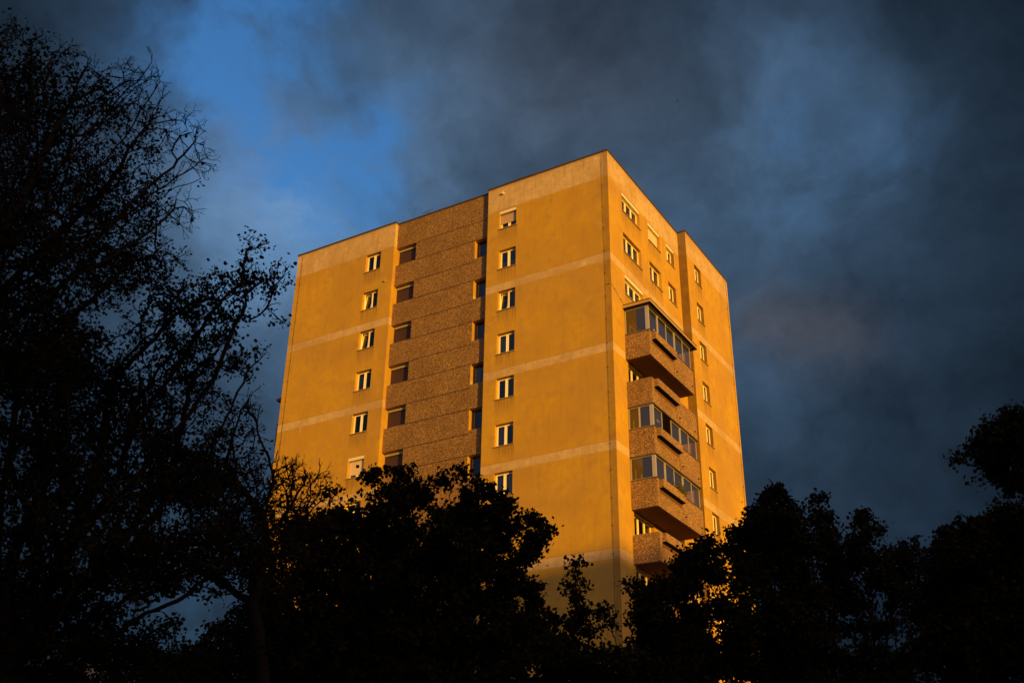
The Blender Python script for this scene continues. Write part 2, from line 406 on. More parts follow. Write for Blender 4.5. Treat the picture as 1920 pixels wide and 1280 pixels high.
tp('roof_hatch', MB().box(-7.2, -5.2, .35, 1.6, ZR-.05, ZR+.30).box(-7.3, -5.1, .27, 1.7, ZR+.301, ZR+.34), 'dark_metal', roof)
an = MB().tube([(-13.3, .8, ZR-.05), (-13.3, .8, ZR+.75)], .02).tube([(-13.7, .8, ZR+.62), (-12.9, .8, ZR+.72)], .015).tube([(-13.55, .8, ZR+.45), (-13.05, .8, ZR+.52)], .012)
tp('roof_antenna', an, 'wire', roof)
# lightning conductors: wires with clips
def conductor(pts):
    mb = MB().tube(pts, .007, 5)
    for (x0, y0, z0), (x1, y1, z1) in zip(pts, pts[1:]):
        n = max(1, int(abs(z1-z0)/1.4))
        for k in range(n):
            f = (k+.5)/n; x, y, z = x0+(x1-x0)*f, y0+(y1-y0)*f, z0+(z1-z0)*f
            mb.box(x-.018, x+.018, y-.025, y+.025, z-.018, z+.018)
    tp('lightning_conductor', mb, 'wire')
conductor([(-.36, -.05, ZR-.2), (-.34, -.03, ZR-9), (-.33, -.03, .3)])
conductor([(-C_+.42, -.03, ZR-.2), (-C_+.40, -.03, .3)])
conductor([(P_+.03, EE-.35, ZR-.2), (P_+.03, EE-.35, .3)])
conductor([(-.33, -.035, ZR-9.0), (.02, -.025, ZR-9.02), (.03, .7, ZR-9.35), (.03, 1.5, ZR-9.6)])
vt = MB().tube([(-7.05, 0.02, ZR-.62), (-7.05, -.14, ZR-.62)], .075, 10); tp('vent_cap', vt, 'vent')
vt = MB().tube([(-15.75, .02, ZR-4.25), (-15.75, -.10, ZR-4.25)], .07, 12); tp('vent_cap', vt, 'sill')

# ------------------------------------------------------------------ windows
_cache = {}
def cached(key, fn):
    if key not in _cache: _cache[key] = fn()
    return _cache[key]
def sash(mb, x0, x1, z0, z1, y, fw, tilt):
    b = MB(); b.box(x0, x0+fw, y, y+.055, z0, z1).box(x1-fw, x1, y, y+.055, z0, z1).box(x0+fw, x1-fw, y+.001, y+.054, z0, z0+fw).box(x0+fw, x1-fw, y+.001, y+.054, z1-fw, z1)
    if tilt:
        c, s_ = math.cos(R(tilt)), math.sin(R(tilt))
        b.xf(lambda X, Y, Z: (X, y+(Y-y)*c+(Z-z0)*s_, z0+(Z-z0)*c-(Y-y)*s_))
    i = len(mb.v); mb.v += b.v; mb.f += [tuple(i+k for k in f) for f in b.f]
def make_window(w_, h, panes, depth, fm='frame', tilt=-1, blind=0.0, box=False, curtain='', blindmat='blind', boxmat='blind_box', loc=(0, 0, 0), rz=0, sill=True, dirty=0):
    """local X across, Y inwards, Z up, origin at the lower corner of the opening on the outer wall face"""
    top = h - (.21 if box else 0)
    fo = .045
    def frame():
        mb = MB(); y = depth-.005
        mb.box(.004, fo, y, y+.08, 0.004, top).box(w_-fo, w_-.004, y, y+.08, 0.004, top).box(fo, w_-fo, y+.002, y+.078, 0.004, fo).box(fo, w_-fo, y+.002, y+.078, top-fo, top)
        n = panes; pw = (w_-2*fo)/n
        for k in range(1, n): mb.box(fo+k*pw-.022, fo+k*pw+.022, y+.003, y+.077, fo, top-fo)
        for k in range(n):
            a = fo+k*pw+(.02 if k else 0); b = fo+(k+1)*pw-(.02 if k < n-1 else 0)
            sash(mb, a+.002, b-.002, fo+.002, top-fo-.002, y-.012, .055, 8 if k == tilt else 0)
        return mb.mesh('window', fm)
    key = (round(w_, 3), h, panes, depth, box, tilt, fm)
    o = link('window', cached(('f',)+key, frame), tower, loc, rz, world=True)
    def pane():
        mb = MB(); y = depth+.02; n = panes; pw = (w_-2*fo)/n
        for k in range(n):
            a = fo+k*pw+.06; b = fo+(k+1)*pw-.06; z0, z1 = fo+.05, top-fo-.05
            s_ = (z1-z0)*math.sin(R(8)) if k == tilt else 0
            mb.poly([(a, y, z0), (b, y, z0), (b, y+s_, z1), (a, y+s_, z1)])
        return mb.mesh('pane', 'glass')
    link('pane', cached(('p',)+key, pane), o)
    if sill: link('sill', cached(('s', round(w_, 3), depth), lambda: MB().box(-.05, w_+.05, -.065, depth-.01, -.032, -.002).mesh('sill', 'sill')), o)
    if box: link('blind_box', cached(('b', round(w_, 3), boxmat, depth), lambda: MB().box(.004, w_-.004, (depth-.10 if boxmat == 'bbox_grey' else .012), depth+.05, h-(.17 if boxmat == 'bbox_grey' else .208), h-.012).mesh('blind_box', boxmat)), o)
    if blind: link('roller_blind', cached(('r', round(w_, 3), blind, blindmat), lambda: MB().box(.02, w_-.02, depth-.045, depth-.025, top-(top-.02)*blind, top-.002).mesh('roller_blind', blindmat)), o)
    if curtain:
        def cur():
            mb = MB(); n = 26; hh = top*(.48 if curtain == 'low' else .97)
            for k in range(n):
                a, b = .06+(w_-.12)*k/n, .06+(w_-.12)*(k+1)/n
                if curtain == 'sides' and .28 < (k+.5)/n < .72: continue
                if curtain == 'left' and (k+.5)/n > .4: continue
                ya, yb = depth+.13+.022*math.sin(k*1.9), depth+.13+.022*math.sin((k+1)*1.9)
                mb.poly([(a, ya, .05), (b, yb, .05), (b, yb, hh), (a, ya, hh)])
            return mb.mesh('curtain', 'curtain')
        link('curtain', cached(('c', round(w_, 3), curtain, depth, box), cur), o)
    return o
# left wing column
for i, kw in enumerate([{}, dict(tilt=0), dict(tilt=0), dict(curtain='left'), {}, dict(box=True, blind=.82, blindmat='blind'), {}, dict(curtain='low'), {}, {}]):
    make_window(1.20, WH, 2, RV, loc=(-17.45, 0, zt(i)-WH), **kw)
# near block column
for i, kw in enumerate([dict(box=True, blind=.62, blindmat='blind_pink'), dict(curtain='low'), dict(tilt=0), dict(curtain='left'), dict(), dict(curtain='left'), dict(curtain='full'), {}, dict(curtain='sides'), {}, {}]):
    make_window(1.174, WH, 2, RV, loc=(-7.286, 0, zt(i)-WH), **kw)
# recess, slatted shutters on the left
for i in range(10):
    make_window(1.54, WH, 2, RD, fm='dark_metal', box=True, blind=1.0, blindmat='slats', boxmat='bbox_grey', loc=(-B_, D_, zt(i)-WH), sill=False)
for i in range(10):
    make_window(1.08, WH, 1, RD-.08, fm='dark_metal', loc=(-9.21, D_, zt(i)-2*WH-.02), sill=False, curtain='left' if i == 3 else '')
# right front
RZ = R(90)
for i in range(11):
    kw = [dict(box=True), {}, dict(box=True), dict(curtain='sides'), {}, dict(curtain='left'), {}, {}, dict(curtain='sides'), {}, {}][i]
    make_window(2.421, WH, 3, RV, loc=(0, 1.785, zt(i)-WH), rz=RZ, **kw)
for i in range(11):
    kw = [dict(box=True, blind=1.0), dict(curtain='left'), dict(box=True)][i] if i < 3 else {}
    make_window(1.694, WH, 2, RV, loc=(0, 5.415, zt(i)-WH), rz=RZ, **kw)
for i in range(3):
    make_window(1.162, WH, 2, RV, loc=(0, 8.168, zt(i)-WH), rz=RZ, **[dict(box=True), {}, dict(box=True)][i])
for i in range(11):
    make_window(1.081, WH, 2, RV, loc=(P_, 11.417, zt(i)-WH), rz=RZ, **({'curtain': 'left'} if i % 3 == 1 else {}))

# ------------------------------------------------------------------ balconies
BY, BE, Q = 1.51, 7.51, 1.45
def balcony(k, zt_, mir=False):
    """k counts from the top; zt_ = height of the parapet top. mir = the same balcony on the far side of the tower"""
    f = (lambda x, y, z: (-C_-x*1.10, y, z)) if mir else (lambda x, y, z: (x, y, z))
    def T(name, mb, m, parent=None): return tp(name, mb.xf(f), m, parent)
    zb = zt_-1.48; th = .13
    par = MB()
    par.box(.01, Q-.23, BY, BY+th, zb, zt_)
    par.box(Q-.225, Q, BY+.004, BY+.30, zb+.002, zt_-.002)
    sl0, sl1, s0_, s1_ = 1.83, 4.64, zt_-.70, zt_-.44                    # slot below the flower box
    par.box(Q-th, Q-.004, BY+.302, 4.74, zb+.001, s0_).box(Q-th, Q-.004, BY+.302, 4.74, s1_, zt_-.001)
    par.box(Q-th, Q-.005, BY+.302, sl0, s0_+.001, s1_-.001).box(Q-th, Q-.005, sl1, 4.739, s0_+.001, s1_-.001)
    par.box(Q-th+.01, Q+.012, 4.75, BE, zb+.001, zt_-.001)
    par.box(.01, Q-th+.005, BE-th, BE-.003, zb+.002, zt_-.003)
    p = T('balcony', par, 'pebble_b')
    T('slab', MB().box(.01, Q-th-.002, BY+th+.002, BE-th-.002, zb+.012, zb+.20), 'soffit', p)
    fb = MB(); y0, y1, z0, z1 = 1.80, 4.68, zt_-.46, zt_-.03
    fb.box(Q-.003, Q+.24, y0, y1, z0, z0+.05).box(Q+.19, Q+.24, y0, y1, z0+.051, z1).box(Q-.003, Q+.189, y0, y0+.05, z0+.051, z1-.002).box(Q-.003, Q+.189, y1-.05, y1, z0+.051, z1-.002)
    b = T('flower_box', fb, 'pebble_b', p)
    T('box_underside', MB().box(Q-.003, Q+.236, y0+.004, y1-.004, z0-.012, z0-.001).box(Q-.05, Q-.0035, y0+.032, y1-.042, z0-.011, z0+.015), 'shade_black', p)  # black sheet paints in the shade under the box
    T('soil', MB().box(Q+.001, Q+.188, y0+.051, y1-.051, z0+.052, z1-.08), 'soil', p)
    T('brown_strip', MB().box(Q-.06, Q-.03, y0+.032, y1-.042, z0-.238, z0-.014), 'brown_strip', p)  # plain dark brown plate set into the slot
    for y in (5.0, 7.15):
        T('drain_spout', MB().tube([(Q+.01, y, zb+.42), (Q+.11, y, zb+.40)], .035, 8), 'dark_metal', p)
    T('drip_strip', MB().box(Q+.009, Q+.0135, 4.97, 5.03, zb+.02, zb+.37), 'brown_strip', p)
    return p, T
def glazing(p, T, z0, z1, open_bay=None, side_split=False):
    fr = MB(); pa = MB(); x = Q-.06
    fr.box(.02, Q+.03, BY-.02, BE+.02, z0, z0+.045)                         # cover strip on the parapet
    fr2 = MB()
    fr2.box(x-.16, x+.03, BY+.01, BY+.14, z0+.046, z1)                       # corner post with the frame of the end bay
    fr2.box(.02, .08, BY+.02, BY+.08, z0+.046, z1)
    if side_split: fr2.box(.60, .68, BY+.02, BY+.08, z0+.081, z1-.041)
    fr2.box(.08, x-.16, BY+.025, BY+.075, z0+.046, z0+.08).box(.08, x-.16, BY+.025, BY+.075, z1-.04, z1)
    T('parapet_cover', fr, 'dark_metal', p)
    T('glazing_frame', fr2, 'alu', p)
    for xa, xb in (((.08, .60), (.68, x-.16)) if side_split else ((.08, x-.16),)):
        T('balcony_pane', MB().poly([(xa, BY+.05, z0+.08), (xb, BY+.05, z0+.08), (xb, BY+.05, z1-.04), (xa, BY+.05, z1-.04)]), 'glass_clear', p)
    n = 5; ys = [BY+.14+(BE-BY-.2)*k/n for k in range(n+1)]
    for k in range(n):
        a, b = ys[k], ys[k+1]
        off = .0 if k % 2 else -.03
        if k == open_bay: continue
        fr3 = MB()
        fr3.box(x-.03+off, x+.01+off, a, a+.055, z0+.046, z1).box(x-.03+off, x+.01+off, b-.055, b-.002, z0+.046, z1)
        fr3.box(x-.028+off, x+.008+off, a+.055, b-.055, z0+.046, z0+.10).box(x-.028+off, x+.008+off, a+.055, b-.055, z1-.05, z1)
        T('glazing_frame', fr3, 'alu', p)
        T('balcony_pane', MB().poly([(x-.01+off, a+.05, z0+.09), (x-.01+off, b-.05, z0+.09), (x-.01+off, b-.05, z1-.05), (x-.01+off, a+.05, z1-.05)]), 'glass_clear', p)
    T('head_rail', MB().box(.02, Q+.035, BY-.025, BE+.03, z1+.002, z1+.062), 'dark_metal', p)
BZ = [ZR-(11.535+2.8*k) for k in range(9)]
for k in range(9):
    p, T = balcony(k, BZ[k])
    if k == 0:
        glazing(p, T, BZ[0]+.003, ZR-10.02)
        T('balcony_roof', MB().box(.01, 1.62, BY-.12, 7.92, ZR-9.90, ZR-9.72), 'fascia', p)
        T('roof_underside', MB().box(.012, 1.65, BY-.15, 7.95, ZR-9.955, ZR-9.902), 'shade_black', p)  # black board, the shade under the overhang painted in
        T('roof_trim', MB().box(.01, 1.65, BY-.15, 7.95, ZR-9.718, ZR-9.69), 'dark_metal', p)
    elif k in (2, 3):
        glazing(p, T, BZ[k]+.003, BZ[k-1]-1.48-.07, open_bay=1 if k == 2 else None, side_split=(k == 2))
for k in range(0, 5):
    p, T = balcony(k, BZ[k]+.0, mir=True)
    if k == 0: T('balcony_roof', MB().box(.01, 1.62, 1.4, 7.9, ZR-9.92, ZR-9.74), 'soffit', p)

# things standing on the balconies
def sprays(name, label, cat, c, spread, n, size, droop=0.0, m='leaf_pot', seed=1, group=None):
    rnd = random.Random(seed); mb = MB(); st = MB()
    for k in range(n):
        p = Vector((c[0]+rnd.gauss(0, spread[0]), c[1]+rnd.gauss(0, spread[1]), c[2]+abs(rnd.gauss(0, spread[2]))-droop*rnd.random()))
        a = Vector((rnd.gauss(0, 1), rnd.gauss(0, 1), rnd.gauss(0, 1))).normalized(); b = a.orthogonal().normalized(); s_ = size*rnd.uniform(.6, 1.3)
        mb.poly([p-a*s_, p+b*s_*.4, p+a*s_, p-b*s_*.4])
        if k % 6 == 0: st.tube([(c[0], c[1]+(p.y-c[1])*.6, c[2]-.12), tuple(p)], .006, 4)
    t = thing(name, label, cat, c, group)
    mb.xf(lambda x, y, z: (x-c[0], y-c[1], z-c[2])); st.xf(lambda x, y, z: (x-c[0], y-c[1], z-c[2]))
    link('leaves', mb.mesh('leaves', m), t); link('stems', st.mesh('stems', 'bark'), t)
    return t
sprays('balcony_shrub', 'bushy dark plant spilling over the flower box of the fourth balcony from the top', 'plant', (Q+.13, 4.3, BZ[3]+.12), (.10, .34, .20), 420, .07, .38, seed=4)
sprays('box_plant', 'low dry plant along the middle of the flower box beside the bushy one', 'plant', (Q+.10, 3.3, BZ[3]+.02), (.05, .35, .06), 120, .05, .04, seed=6)
sprays('seedling', 'small flat plant on the flower box of the third balcony from the top', 'plant', (Q+.10, 3.2, BZ[2]+.0), (.04, .30, .04), 60, .04, .02, seed=8)
for k, y in enumerate((1.9, 2.7, 3.3, 4.35)):
    t = thing('flower', ['pale pink flower nearest the corner post of the top balcony', 'pale flower second from the corner on the top balcony box', 'brightest pale flower in the middle of the top balcony box', 'pale flower nearest the right end of the top balcony box'][k], 'flower', (Q+.09, y, BZ[0]-.1), 'flowers in the top balcony box')
    link('bloom', MB().box(-.03, .03, -.03, .03, .18, .24).box(-.018, .018, -.05, .05, .19, .23).mesh('bloom', 'petal'), t)
    link('stem', MB().tube([(0, 0, 0), (.01, .01, .19)], .007, 5).mesh('stem', 'leaf_pot'), t)
lamp = thing('hanging_lamp', 'yellow cone lamp hanging in the open bay of the third balcony from the top', 'lamp', (.95, 3.1, BZ[2]+1.25))
link('lamp_shade', MB().tube([(0, 0, -.42), (0, 0, -.20)], [.17, .03], 14).mesh('lamp_shade', 'lamp'), lamp)
link('cord', MB().tube([(0, 0, -.21), (0, 0, .06)], .008, 5).mesh('cord', 'wire'), lamp)

# ------------------------------------------------------------------ trees
def fast_mesh(name, verts, faces4, m):
    me = bpy.data.meshes.new(name); n = len(faces4)
    me.vertices.add(len(verts)); me.vertices.foreach_set('co', np.asarray(verts, np.float32).ravel())
    me.loops.add(n*4); me.loops.foreach_set('vertex_index', np.asarray(faces4, np.int32).ravel())
    me.polygons.add(n); me.polygons.foreach_set('loop_start', np.arange(0, n*4, 4, dtype=np.int32)); me.polygons.foreach_set('loop_total', np.full(n, 4, np.int32))
    me.materials.append(M[m]); me.update(calc_edges=True); return me

def colonize(base, att, step, kill, infl, rng, trunk_to, iters=260, jit=.25):
    """grow a branch skeleton towards the attractor points; returns nodes and parent indices"""
    nodes = [np.array(base, float)]; par = [-1]
    d = np.array(trunk_to, float)-nodes[0]; L = np.linalg.norm(d); k = max(2, int(L/(step*1.6)))
    wob = rng.normal(0, .12, (k+1, 3)); wob[0] = 0
    sm = np.cumsum(wob, 0)*.35
    for i in range(1, k+1):
        nodes.append(nodes[0]+d*i/k+sm[i]*np.array([1, 1, .2])); par.append(i-1)
    P = np.zeros((40000, 3)); P[:len(nodes)] = nodes; n = len(nodes)
    par = par + [0]*(40000-n); par = np.array(par)
    att = att.copy(); near = np.zeros(len(att), int); nd = np.full(len(att), 1e9)
    def upd(i0, i1):
        for s0 in range(i0, i1, 400):
            dd = np.linalg.norm(att[:, None, :]-P[None, s0:min(i1, s0+400), :], axis=2)
            j = dd.argmin(1); dm = dd[np.arange(len(att)), j]; w_ = dm < nd
            nd[w_] = dm[w_]; near[w_] = j[w_]+s0
    upd(0, n)
    for it in range(iters):
        act = nd < infl
        if not act.any():
            act = nd < nd.min()+step
        idx = near[act]; v = att[act]-P[idx]; v /= np.linalg.norm(v, axis=1)[:, None]+1e-9
        uq, inv = np.unique(idx, return_inverse=True); acc = np.zeros((len(uq), 3)); np.add.at(acc, inv, v)
        acc += rng.normal(0, jit, acc.shape)*np.linalg.norm(acc, axis=1)[:, None]
        acc /= np.linalg.norm(acc, axis=1)[:, None]+1e-9
        m_ = len(uq)
        if n+m_ >= 40000: break
        P[n:n+m_] = P[uq]+acc*step; par[n:n+m_] = uq
        upd(n, n+m_); n += m_
        keep = nd > kill
        att, near, nd = att[keep], near[keep], nd[keep]
        if len(att) == 0: break
    return P[:n], par[:n]

def tree(name, label, base, blobs, nat, step, kill, leaf, per, lsize, seed, lmat='leaf', twig=0, infl=None, trunk_frac=.45, rtip=.006, bare=None, spread=.16, clump=0, csize=.32, jit=.2, nleaf=0, tside=.3, rexp=2.35, group='trees in front of the tower'):
    rng = np.random.default_rng(seed); base = np.array(base, float)
    cs = np.array([b[0] for b in blobs]); rs = np.array([b[1] for b in blobs]); wts = np.prod(rs, 1)**.62; wts /= wts.sum()
    k = rng.choice(len(blobs), nat, p=wts)
    q = rng.normal(0, 1, (nat, 3)); q /= np.linalg.norm(q, axis=1)[:, None]; q *= rng.random((nat, 1))**.42
    att = cs[k]+q*rs[k]
    if clump:                                  # foliage gathers in sprays with gaps between them
        dirc = q[:clump]/(np.linalg.norm(q[:clump], axis=1)[:, None]+1e-9); out = rng.random(clump) < .22
        push = np.where(out, rng.uniform(1.0, 1.3, clump), np.linalg.norm(q[:clump], axis=1)*.92)[:, None]
        ctr = cs[k[:clump]]+dirc*push*rs[k[:clump]]; sz = np.where(out, rng.uniform(.35, .75, clump), rng.uniform(.6, 1.3, clump))[:, None]; j = rng.integers(0, len(ctr), nat); z_ = rng.normal(0, 1, (nat, 3)); z_ *= (rng.random((nat, 1))**.4)*1.7/np.linalg.norm(z_, axis=1)[:, None]; att = ctr[j]+z_*csize*np.array([1, 1, .6])*sz[j]+dirc[j]*(rng.normal(0, 1, (nat, 1))*csize*np.where(out[j], .9, .2)[:, None])
    att = att[att[:, 2] > .8]
    att0 = att.copy()
    lowc = att[att[:, 2] < np.percentile(att[:, 2], 35)].mean(0)
    tt = base+(lowc-base)*np.array([trunk_frac, trunk_frac, .9])
    P, par = colonize(base, att, step, kill, infl or step*9, rng, tt, jit=jit)
    if twig:                                   # fine zig-zag shoots at the ends
        for gen in range(twig):
            n = len(P); has = np.zeros(n, bool); has[par[1:]] = True
            tips = np.where(~has)[0]; side = np.where(rng.random(n) < (tside if gen == 0 else .0))[0]; src = np.concatenate([tips, tips, side])
            pr = P[np.maximum(par[src], 0)]; d = P[src]-pr; d /= np.linalg.norm(d, axis=1)[:, None]+1e-9
            d += rng.normal(0, .55, d.shape); d /= np.linalg.norm(d, axis=1)[:, None]
            NP = P[src]+d*(step*rng.uniform(.45, .95, (len(src), 1))*(.85**gen))
            P = np.concatenate([P, NP]); par = np.concatenate([par, src])
    n = len(P)
    load = np.zeros(n)
    has = np.zeros(n, bool); has[par[1:]] = True
    load[~has] = 1.0
    order = range(n-1, 0, -1)
    for i in order: load[par[i]] += load[i]
    rad = rtip*load**(1/rexp)
    # tubes
    S = 6; dirs = np.zeros((n, 3)); dirs[1:] = P[1:]-P[par[1:]]; dirs[0] = dirs[1]
    dirs /= np.linalg.norm(dirs, axis=1)[:, None]+1e-9
    ref = np.tile(np.array([.31, .17, .05]), (n, 1)); a = np.cross(dirs, ref); a /= np.linalg.norm(a, axis=1)[:, None]+1e-9; b = np.cross(dirs, a)
    ang = np.arange(S)*2*np.pi/S
    V = P[:, None, :]+(a[:, None, :]*np.cos(ang)[None, :, None]+b[:, None, :]*np.sin(ang)[None, :, None])*rad[:, None, None]
    V = V.reshape(-1, 3)
    i = np.arange(1, n); j = np.arange(S); j2 = (j+1) % S
    pr = par[1:]
    F4 = np.stack([pr[:, None]*S+j, pr[:, None]*S+j2, i[:, None]*S+j2, i[:, None]*S+j], -1).reshape(-1, 4)
    t = thing(name, label, 'tree', tuple(base), group)
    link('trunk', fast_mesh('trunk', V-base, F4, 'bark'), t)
    # leaves sit on the thin shoots
    thin = np.where(load < 5)[0]; thin = thin[thin > 2]
    if bare is not None:
        thin = thin[rng.random(len(thin)) > bare(P[thin])]
    kk = np.repeat(thin, rng.poisson(per, len(thin)))
    c = P[kk]+rng.normal(0, spread, (len(kk), 3))
    def pick(m_):
        a_ = att0[rng.integers(0, len(att0), m_)]+rng.normal(0, spread*.9, (m_, 3))
        return a_ if bare is None else a_[rng.random(m_) > bare(a_)]
    if nleaf:                                  # dense crowns: leaves fill the sprays the shoots have grown into
        c = np.concatenate([c, pick(nleaf)])
    L = len(c)
    u_ = rng.normal(0, 1, (L, 3)); u_ /= np.linalg.norm(u_, axis=1)[:, None]
    v_ = np.cross(u_, rng.normal(0, 1, (L, 3))); v_ /= np.linalg.norm(v_, axis=1)[:, None]
    s_ = lsize*rng.uniform(.55, 1.25, (L, 1)); w0 = s_*rng.uniform(.55, .95, (L, 1))
    LV = np.stack([c-u_*s_*.5, c+v_*w0*.5+u_*s_*.08, c+u_*s_*.5, c-v_*w0*.5+u_*s_*.08], 1).reshape(-1, 3)
    LF = np.arange(L*4).reshape(-1, 4)
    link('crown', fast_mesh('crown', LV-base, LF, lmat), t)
    print('TREE', name, n, L)
    return t
def B(u, v, ru, rv, dist, dd=None, shift=0.0):          # a bough's volume, given by where it stands and how far away
    c = at(u, v, dist+shift); k = np.linalg.norm(c-CAM)/FPX
    return (c, np.array([ru*k*1.0, (dd or ru*k*1.0), rv*k*1.0]))
def foot(u, dist):
    p = at(u, 1400, dist); p[2] = 0.0; return p
rr = random.Random(5)
def crown(lst, dist): return [B(u, v, ru, rv, dist, None, rr.uniform(-1.2, 1.2)) for (u, v, ru, rv) in lst]

tree('broadleaf_tree', 'big half bare tree filling the upper left, its thin twigs against the blue sky', foot(-380, 14),
     crown([(20, 140, 80, 90), (110, 180, 110, 80), (200, 180, 75, 55), (280, 240, 55, 60), (60, 340, 150, 110), (220, 350, 110, 60), (-100, 400, 120, 250), (50, 500, 170, 100), (230, 480, 110, 50), (350, 260, 40, 45), (375, 320, 26, 34), (385, 295, 14, 18), (330, 390, 50, 30), (270, 150, 40, 30), (0, 640, 150, 90)], 14),
     5400, .145, .25, True, 1.2, .06, 11, nleaf=34000, twig=4, rtip=.0022, trunk_frac=.1, infl=2.2, spread=.06, jit=.09, rexp=2.3, tside=.5,
     bare=lambda p: np.clip(.42+.22*(p[:, 2]-10)+.60*(p[:, 0]-10.2), .03, .99))
tree('broadleaf_tree', 'leafy tree on the left whose long bough points up at the tower', foot(-60, 17),
     crown([(470, 500, 26, 30), (450, 535, 36, 30), (505, 525, 18, 10), (410, 590, 50, 40), (350, 670, 70, 50), (270, 780, 110, 70), (150, 670, 110, 60), (80, 740, 130, 80), (90, 900, 160, 90), (300, 890, 120, 60), (180, 1040, 190, 60), (430, 1030, 80, 50), (20, 1110, 140, 60), (330, 560, 60, 30), (455, 680, 30, 20), (180, 1190, 150, 40), (30, 1240, 160, 60)], 17),
     7500, .16, .24, True, 2.0, .075, 23, nleaf=30000, twig=3, rtip=.0045, trunk_frac=.5, infl=1.8, spread=.07, clump=800, csize=.16, jit=.12,
     bare=lambda p: np.clip(.12+.03*(p[:, 2]-8.5), 0, .8))
tree('broadleaf_tree', 'thin bare twigged tree overlapping the lower left edge of the tower', foot(590, 20),
     crown([(450, 820, 55, 75), (430, 940, 90, 70), (520, 910, 50, 50), (565, 920, 45, 50), (490, 1020, 80, 55), (555, 1000, 45, 50), (360, 900, 80, 60), (300, 1050, 80, 50), (500, 1090, 60, 60), (600, 950, 20, 30)], 20),
     3400, .17, .27, True, 1.0, .08, 31, nleaf=6000, lmat='leaf_rust', twig=4, rtip=.0036, jit=.10, trunk_frac=.6, infl=1.8, spread=.08, tside=.45,
     bare=lambda p: np.clip(.55+.16*(p[:, 2]-7.0)+.30*(p[:, 0]-8.5), .2, .985))
DN = dict(twig=0, rtip=.008, spread=.085)
tree('broadleaf_tree', 'dense dark round tree in the middle hiding the foot of the tower', foot(790, 25),
     crown([(752, 890, 22, 22), (640, 918, 18, 9), (622, 925, 8, 5), (690, 895, 14, 14), (705, 883, 8, 8), (856, 882, 12, 10), (880, 905, 26, 20), (815, 902, 22, 14), (905, 922, 18, 14), (945, 946, 22, 10), (965, 946, 8, 5), (920, 975, 40, 26), (1000, 976, 26, 12), (1025, 990, 18, 8), (1040, 1000, 7, 8), (1005, 1010, 22, 12), (985, 1035, 24, 18), (998, 1062, 10, 16), (990, 1100, 20, 22), (1000, 1125, 12, 12),
            (700, 950, 50, 36), (770, 940, 50, 36), (860, 962, 45, 36), (640, 985, 40, 26), (590, 985, 32, 14), (545, 990, 28, 12), (600, 1030, 70, 32), (720, 1030, 90, 60), (830, 1040, 90, 60), (920, 1050, 60, 50), (950, 1110, 50, 50), (800, 1120, 140, 60), (660, 1110, 110, 60), (560, 1090, 50, 40), (880, 1200, 150, 60), (700, 1210, 170, 60), (560, 1180, 80, 60), (1000, 1190, 50, 50), (780, 1300, 260, 50), (560, 1300, 120, 40)], 25),
     9500, .20, .22, True, 5, .115, 41, nleaf=115000, clump=1900, csize=.12, **DN)
tree('broadleaf_tree', 'low dark tree left of the middle one with its top below the bare twigs', foot(470, 27),
     crown([(500, 1105, 24, 14), (480, 1120, 26, 14), (530, 1125, 40, 20), (455, 1150, 24, 14), (520, 1160, 70, 26), (450, 1190, 60, 26), (560, 1220, 90, 40), (430, 1235, 110, 30), (300, 1240, 120, 26), (420, 1310, 220, 45), (120, 1310, 160, 40)], 27),
     3400, .22, .24, True, 5, .12, 43, nleaf=24000, clump=600, csize=.14, **DN)
tree('broadleaf_tree', 'small pointed dark tree just in front of the tower corner', foot(1085, 23),
     crown([(1074, 1055, 12, 3), (1088, 1053, 7, 3), (1072, 1075, 7, 6), (1088, 1082, 8, 4), (1100, 1097, 10, 4), (1136, 1105, 9, 3), (1122, 1110, 9, 4), (1070, 1110, 8, 7), (1085, 1122, 14, 7), (1092, 1146, 20, 9), (1128, 1143, 14, 6), (1150, 1156, 8, 8), (1076, 1170, 18, 9), (1142, 1174, 10, 5), (1108, 1182, 24, 7), (1040, 1190, 16, 6), (1055, 1215, 36, 12), (1095, 1240, 100, 30), (1180, 1245, 60, 28), (1080, 1310, 160, 45)], 23),
     2600, .17, .18, True, 5, .10, 47, nleaf=15000, clump=460, csize=.075, **DN)
tree('broadleaf_tree', 'ragged dark tree below the balconies with orange wall showing through', foot(1260, 24),
     crown([(1184, 1104, 9, 4), (1196, 1118, 8, 9), (1178, 1152, 4, 3), (1208, 1145, 14, 20), (1215, 1100, 14, 12), (1230, 1150, 30, 30), (1250, 1110, 28, 20), (1290, 1042, 13, 10), (1282, 1060, 18, 12), (1325, 1018, 7, 12), (1330, 1037, 20, 10), (1310, 1060, 38, 18), (1285, 1100, 26, 22), (1300, 1160, 36, 36), (1340, 1080, 16, 14), (1250, 1200, 60, 40), (1310, 1230, 46, 40), (1240, 1260, 70, 30), (1250, 1310, 80, 40), (1355, 1130, 16, 18), (1368, 1180, 16, 18), (1350, 1250, 22, 22), (1395, 1205, 14, 16), (1385, 1150, 14, 20), (1375, 1235, 18, 14), (1400, 1075, 16, 22), (1403, 1120, 14, 20), (1408, 1165, 12, 18), (1385, 1195, 16, 34), (1372, 1215, 12, 16), (1400, 1250, 22, 20), (1378, 1100, 10, 12)], 24),
     3600, .19, .21, True, 5, .105, 53, nleaf=36000, clump=820, csize=.11, **DN)
